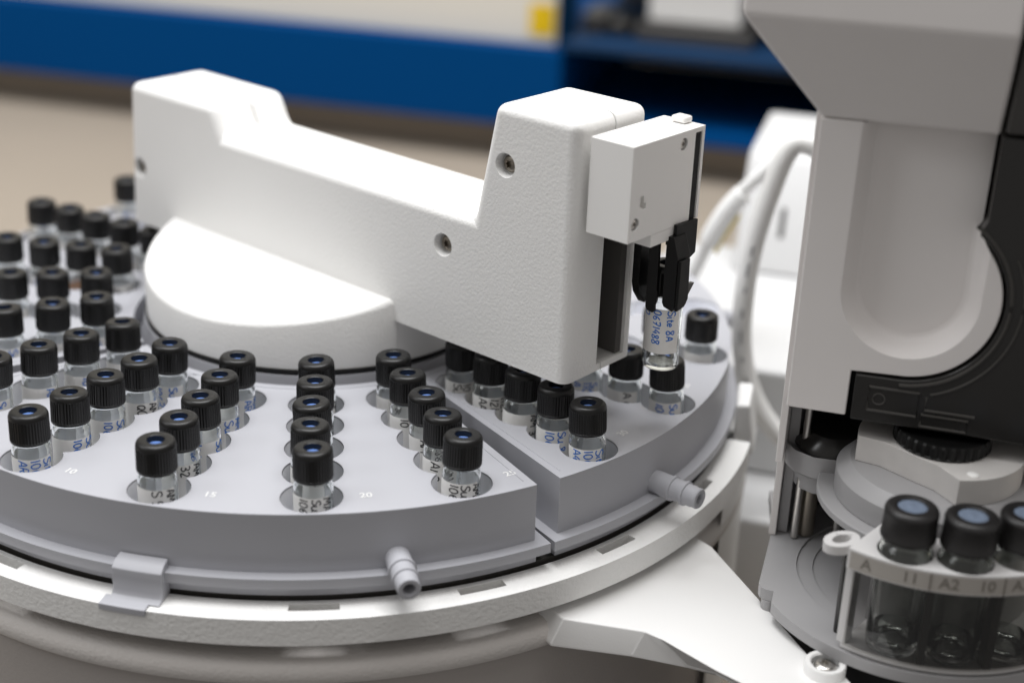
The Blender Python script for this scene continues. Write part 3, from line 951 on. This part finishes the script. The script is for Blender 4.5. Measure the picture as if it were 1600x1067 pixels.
# front plate with scooped grip
tc, zc, RO, RP = -13.7, 43.6, 17.4, 22.8
pl = [(-41.8, 7.2), (-41.8, 87.9), (-31.1, 87.9), (-31.1, zc)]
pl += [(tc + RO * cos(a), zc + RO * sin(a)) for a in [pi + pi * i / 36 for i in range(1, 37)]]
zr = zc + sqrt(RP ** 2 - RO ** 2)
pl += [(tc + RO, zr)]
a_s = atan2(zr - zc, RO)
a_e = -pi / 2 - 0.0
pl += [(tc + RP * cos(a), zc + RP * sin(a)) for a in [a_s + (a_e - a_s) * i / 40 for i in range(1, 41)]]
pl += [(-25.9, 20.4), (-25.9, 7.2)]
xt = lambda x, y, z: tow(x, z, y)
fp = build("front_plate", clean(xform(fill_shape([pl], -9.0, 0.0), xt)), M['housing'], tw, TWO, bevel=1.7, seg=4, angle=50)
# scoop: sloping wall and sunken floor
RI = 13.9
def scl(r, o_, zt):
    left = [(tc - r, zt), (tc - r, zc)]
    bot = [(tc + r * cos(a), zc + r * sin(a)) for a in [pi + pi * i / 36 for i in range(1, 37)]]
    return [tow(t, o_, z) for t, z in left + bot + [(tc + r, zr + (RO - r) * 1.2)]]
sc = MB()
sc.loft([scl(RO + .02, -0.4, 87.8), scl(RO - .6, -1.1, 87.8), scl(RI + .8, -6.3, 87.8), scl(RI, -6.9, 87.8), scl(RI - 1.0, -7.0, 87.8)], False, False, close=False)
build("grip_wall", sc, M['housing'], fp, TWO, recalc=False, angle=60)
fl = [(tc - RI - .1, 87.8), (tc - RI - .1, zc)] + [(tc + (RI + .1) * cos(a), zc + (RI + .1) * sin(a)) for a in [pi + pi * i / 36 for i in range(1, 37)]] + [(tc + RI + .1, 62), (1.3, 64), (1.3, 87.8)]
build("grip_floor", xform(fill_shape([fl], -12.0, -7.05), xt), M['housing'], fp, TWO, bevel=.4, seg=2)
# smoked door around the plate
dr = [(-24.6, 6.6), (64, 6.6), (64, 88.0), (2.2, 88.0), (2.2, 66.0)]
aa = atan2(63.0 - zc, 15.0)
RD = 23.6
dr += [(tc + RD * cos(a), zc + RD * sin(a)) for a in [aa + (-pi / 2 - aa) * i / 44 for i in range(0, 45)]]
dr += [(-24.6, 19.9)]
dro = build("smoked_door", clean(xform(fill_shape([dr], -8.0, 0.6), xt)), M['smoke'], tw, TWO, bevel=0.5, seg=2)
rb = MB()
def ribline(P, r=0.42):
    rb.tube([tow(t, 0.62, z) for t, z in P], r, 8)
ribline([(tc + (RD + 1.4) * cos(a), zc + (RD + 1.4) * sin(a)) for a in [1.0 - 2.55 * i / 40 for i in range(41)]], .5)
ribline([(tc + (RD + 4.4) * cos(a), zc + (RD + 4.4) * sin(a)) for a in [0.5 - 1.75 * i / 30 for i in range(31)]], .35)
rect = lambda a, b, c, d: [(a, c), (b, c), (b, d), (a, d), (a, c)]
ribline(rect(-20.6, -7.6, 10.2, 17.0)); ribline(rect(-6.4, 5.6, 7.6, 11.0)); 
ribline([(-5.6, 16.4), (-5.8, 12.4), (7.2, 12.4)])
ribline([(tc - 3.7 + 1.6 * cos(a) - 0.4, 13.7 + 1.6 * sin(a)) for a in [2 * pi * i / 20 for i in range(21)]], .22)
build("door_rib", rb, M['rib_and_shade'], dro, TWO)
build("upper_door_panel", MB().loft([[tow(t, o_, 89.0) for t, o_ in [(2.6, -40), (2.6, 2.0), (66, 2.0), (66, -40)]], [tow(t, o_, 116) for t, o_ in [(3.0, -40), (3.0, 12), (66, 12), (66, -40)]],
      [tow(t, o_, 230) for t, o_ in [(3.0, -40), (3.0, 12), (66, 12), (66, -40)]]]), M['smoke_grey'], tw, TWO, bevel=0.8)
# inner frame, column, rods
build("rear_body", MB().box(-40, 60, -70, -40, -43, 88, tow), M['void'], tw, TWO)
build("side_column", MB().box(-43.6, -41.5, -44, -17.5, -43.4, -15.6, tow).box(-43.6, -41.5, -44, -9.2, -15.0, 87.5, tow), M['housing'], tw, TWO, bevel=0.3)
build("column_lining", MB().box(-41.4, -38.4, -44, -20.2, -43.4, 20, tow), M['grey_metal'], tw, TWO, bevel=0.3)
build("guide_rod", MB().lathe([(0, -43), (1.1, -43), (1.1, 60), (0, 60)], 20, xf=lambda x, y, z: tow(-36.2 + x, -18 + y, z)), M['steel'], tw, TWO)
build("ceiling_panel", MB().box(-41, 60, -40, -9.2, 20, 24, tow), M['void'], tw, TWO)
cupc = (155, -96)
cu = MB().lathe([(0, -14.5), (7.5, -14.5), (10.6, -13.4), (12.3, -12.2), (12.3, -19), (9.4, -20.5), (8.4, -24), (8.4, -26), (0, -26)], 12, xf=lambda x, y, z: (x + cupc[0], y + cupc[1], z))
build("vial_cup", cu, M['grey_metal'], tw, TWO, bevel=0.3)
pd = MB().lathe([(0, -8), (7.0, -8), (10.6, -11.2), (10.9, -12.8), (0, -12.8)], 40, xf=lambda x, y, z: (x + cupc[0] + 1.5, y + cupc[1] - 1, z))
build("plunger_disc", pd, M['smoke'], tw, TWO)
build("plunger_rod", MB().lathe([(0, -43), (2.6, -43), (2.6, -26), (0, -26)], 20, xf=lambda x, y, z: (x + cupc[0] - 3, y + cupc[1], z)), M['steel_dark'], tw, TWO)
build("spring_post", MB().lathe([(0, -43), (1.0, -43), (1.0, -26), (0, -26)], 16, xf=lambda x, y, z: (x + cupc[0] + 5, y + cupc[1] - 4, z)), M['steel'], tw, TWO)
# base plate with sunken round
AX, AY = 179.4, -120.5
bpz = -43.5
a0 = atan2(-7.4, -42.6)
pts = [(146.5, -70), (143.0, -93), (133.2, -123.3), (133.4, -125.4), (134.6, -126.6), (136.6, -127.6)]
a0 = atan2(-127.6 - AY, 136.6 - AX)
pts += [(AX + 46.3 * cos(a0 + (radians(20) - a0) * i / 60), AY + 46.3 * sin(a0 + (radians(20) - a0) * i / 60)) for i in range(2, 61)]
pts += [(232, -70)]
build("base_plate", fill_shape([pts, circle(AX, AY, 34.2, 96)], -47.0, bpz), M['grey_metal'], tw, TWO, bevel=0.5, seg=3)
build("sunken_disc", MB().lathe([(0, -44.6), (29.5, -44.6), (29.6, -44.1), (34.1, -44.1), (34.1, -47), (0, -47)], 96, xf=lambda x, y, z: (x + AX, y + AY, z)), M['grey_metal'], tw, TWO, angle=30)
build("foot", MB().lathe([(0, -47.1), (38, -47.1), (36, -56), (36, -139.8), (0, -139.8)], 64, xf=lambda x, y, z: (x + AX, y + AY, z)), M['void'], tw, TWO)
build("corner_post", MB().lathe([(0, -47.1), (2.2, -47.1), (2.2, -60), (0, -60)], 24, xf=lambda x, y, z: (x + 136.2, y - 125.3, z)), M['grey_metal'], tw, TWO)

# ================================================================== turret
tu = thing("vial_turret", "grey rotating turret with black knurled knob in front of the tower", "turret", (AX, AY, -44))
UO = (AX, AY, -44)
at = lambda x, y, z: (x + AX, y + AY, z)
P1 = []
ch = [(-22.3, 2.5), (-16.4, -1.0), (-9.6, -9.3), (-5.2, -14.2), (-1.9, -22.1)]
P1 += ch
a0, a1 = atan2(ch[-1][1], ch[-1][0]), atan2(ch[0][1], ch[0][0])
P1 += [(22.2 * cos(a0 + (a1 - a0) * i / 50), 22.2 * sin(a0 + (a1 - a0) * i / 50)) for i in range(1, 50)]
build("top_disc", xform(fill_shape([P1], -6.8, 0.7), at), M['grey_dirty'], tu, UO, bevel=0.45, seg=2)
build("cone", MB().lathe([(0, -6.9), (23.5, -6.9), (26.4, -9.2), (27.0, -10.0), (27.0, -16.4), (0, -16.4)], 96, xf=at), M['grey_metal'], tu, UO, angle=30)
build("flange", MB().lathe([(0, -16.6), (31.2, -16.6), (31.5, -16.9), (31.5, -18.6), (31.2, -18.9), (0, -18.9)], 96, xf=at), M['grey_metal'], tu, UO, angle=40)
build("shaft", MB().lathe([(0, -19), (9, -19), (9, -44), (0, -44)], 40, xf=at), M['smoke'], tu, UO)
kn = MB()
n = 96
kl = lambda r, z, d=0: [((r - (d if i % 3 == 0 else 0)) * cos(2 * pi * i / n), (r - (d if i % 3 == 0 else 0)) * sin(2 * pi * i / n), z) for i in range(n)]
kn.loft([kl(12.6, 0.8), kl(13.1, 1.2), kl(13.1, 1.5, .6), kl(13.1, 4.3, .6), kl(12.6, 4.9), kl(11.6, 5.0), kl(11.3, 4.6), kl(2.0, 4.6)], True, True, at)
ko = build("knob", kn, M['black'], tu, UO, angle=25)
build("knob_slot", MB().box(0.4, 4.0, -0.9, 0.9, 4.65, 4.8, at), M['smoke_grey'], ko, UO)
build("dowel", MB().lathe([(0, .7), (1.5, .7), (1.6, .9), (1.0, 1.2), (0, 1.2)], 20, xf=lambda x, y, z: at(x + 2.5, y - 19.2, z)), M['white_shiny'], tu, UO)
# holder of the large vials
VA = [-117.0, -95.3, -73.6, -51.9]
VR = 39.0
H0, H1 = -133.5, -38.0
hold = arc(46.6, H0, H1, 60) + arc(29.5, H1, H0, 40)
build("holder_top", xform(fill_shape([hold] + [circle(VR * cos(radians(a)), VR * sin(radians(a)), 7.15, 40) for a in VA], -18.6, -12.9), at), M['grey_holder'], tu, UO, bevel=0.45, seg=3)
build("holder_floor", xform(fill_shape([arc(45.2, H0 + 1, H1, 60) + arc(29.5, H1, H0 + 1, 40)], -43.2, -41.6), at), M['grey_holder'], tu, UO, bevel=0.3)
edges = [H0 + 1.2, -106.2, -84.5, -62.8, -41.1]
for k, a in enumerate(edges):
    pm = MB()
    wv = 2.2 if k else 2.6
    hw = math.degrees(wv / 2 / 45)
    pm.loft([[pol(r, b, -41.6) for r, b in [(41.5, a - hw), (45.6, a - hw), (45.6, a + hw), (41.5, a + hw)]], [pol(r, b, -18.7) for r, b in [(41.5, a - hw), (45.6, a - hw), (45.6, a + hw), (41.5, a + hw)]]])
    build("post", xform(pm, at), M['rib_and_shade' if k else 'grey_holder'], tu, UO, bevel=0.3)
build("smoky_window", xform(MB().lathe([(46.35, -41.4), (46.35, -18.7)], 60, a0=radians(H0 + 2.5), a1=radians(H1 - 1)), at), M['smoke_clear'], tu, UO, recalc=False)
build("rear_screen", xform(MB().lathe([(31.0, -41.5), (31.0, -18.7)], 40, a0=radians(H0), a1=radians(H1)), at), M['grey_metal'], tu, UO)
# finger loop at the holder's left end
tb = [(-36.9, -30.5), (-34.2, -25.5), (-29.0, -22.6), (-24.0, -20.0), (-22.0, -26), (-31.8, -34.2), (-35.2, -34.0)]
hl = circle(-32.2, -28.4, 1.0, 24)
hl = [(-32.4 + 3.0 * cos(a) * cos(.5) - 1.7 * sin(a) * sin(.5), -28.2 + 3.0 * cos(a) * sin(.5) + 1.7 * sin(a) * cos(.5)) for a in [2 * pi * i / 28 for i in range(28)]]
outl = [(-32.4 + 5.4 * cos(a) * cos(.5) - 3.6 * sin(a) * sin(.5), -28.2 + 5.4 * cos(a) * sin(.5) + 3.6 * sin(a) * cos(.5)) for a in [2 * pi * i / 40 for i in range(40)]]
build("finger_loop", xform(fill_shape([outl, hl], -16.2, -13.6), at), M['grey_holder'], tu, UO, bevel=0.4, seg=3)
build("loop_pin", MB().lathe([(0, -16.3), (1.8, -16.3), (1.5, -43.3), (0, -43.3)], 20, xf=lambda x, y, z: at(x - 29.0, y - 26.0, z)), M['smoke'], tu, UO)
# marking strip round the holder's front
st = MB().lathe([(46.66, -18.3), (46.66, -13.5)], 50, a0=radians(H0 + 1), a1=radians(H1 - 1))
sto = build("marking_strip", xform(st, at), M['strip'], tu, UO)
def curve_text(txt, a, size=4.3):
    tm = text_mesh(txt, size)
    tm.v = [at(46.72 * cos(radians(a) + x / 46.72), 46.72 * sin(radians(a) + x / 46.72), -15.9 + y) for x, y, z in tm.v]
    build("mark", tm, M['engrave'], sto, UO, smooth=False, recalc=False)
for txt, a in (("A", -127.0), ("11", -113.2), ("A2", -101.5), ("10", -90.0), ("A3", -79.0), ("9", -67.5)):
    curve_text(txt, a)
dv = MB()
for a in (-107.2, -84.6, -62.6):
    dv.loft([[pol(r, a + s_, -18.3) for r, s_ in ((46.6, -.2), (46.85, -.2), (46.85, .2), (46.6, .2))], [pol(r, a + s_, -13.4) for r, s_ in ((46.6, -.2), (46.85, -.2), (46.85, .2), (46.6, .2))]])
build("divider", xform(dv, at), M['engrave'], sto, UO)

# large wash vials in the turret
WL = ["large black-capped clear vial at the turret place marked A", "large black-capped clear vial in the middle, at the turret place marked A2",
      "large black-capped clear vial cut by the photo's right edge on the turret"]
for k, a in enumerate(VA[:3]):
    c = at(VR * cos(radians(a)), VR * sin(radians(a)), -41.4)
    r = thing("wash_vial", WL[k], "vial", c, "large wash vials standing in the turret")
    X = lambda x, y, z: (x + c[0], y + c[1], z)
    g = MB()
    g.lathe([(0, -41.4), (5.8, -41.4), (6.6, -40.8), (6.85, -39.8), (6.85, -13.6), (6.7, -11.9), (6.0, -10.8), (5.2, -10.3), (5.1, -9.2), (5.6, -8.8), (5.6, -8.0),
             (4.2, -8.0), (4.2, -10.3), (5.4, -11.6), (6.1, -13.6), (6.1, -38.6), (5.4, -39.8), (0, -39.6)], 64, xf=X)
    build("glass_body", g, M['glass_big'], r, c, recalc=True, angle=60)
    lq = MB().lathe([(0, -39.5), (5.3, -39.6), (6.0, -38.4), (6.0, -36.2), (0, -36.2)], 48, xf=X)
    build("liquid", lq, M['liquid'], r, c, recalc=False)
    cm = MB()
    R = 6.95
    cm.lathe([(R * .9, -8.7), (R, -8.6), (R * 1.01, -8.3), (R * 1.01, -7.7), (R * .985, -7.4), (R * .97, -1.7), (R * .985, -1.4), (R * .97, -0.9), (R * .93, -.35), (R * .86, 0.05), (R * .75, .2), (3.9, .2), (3.75, 0.05), (3.7, -.5)], 72, xf=X)
    co = build("cap", cm, M['cap'], r, c, angle=50)
    sp = MB().lathe([(0, -0.25), (1.3, -0.2), (1.6, -0.32), (2.2, -0.15), (3.0, -0.1), (3.72, -.3)], 40, xf=X)
    build("septum", sp, M['septum_pale'], co, c)

for o in SC.objects:
    if "_o" in o:
        del o["_o"]
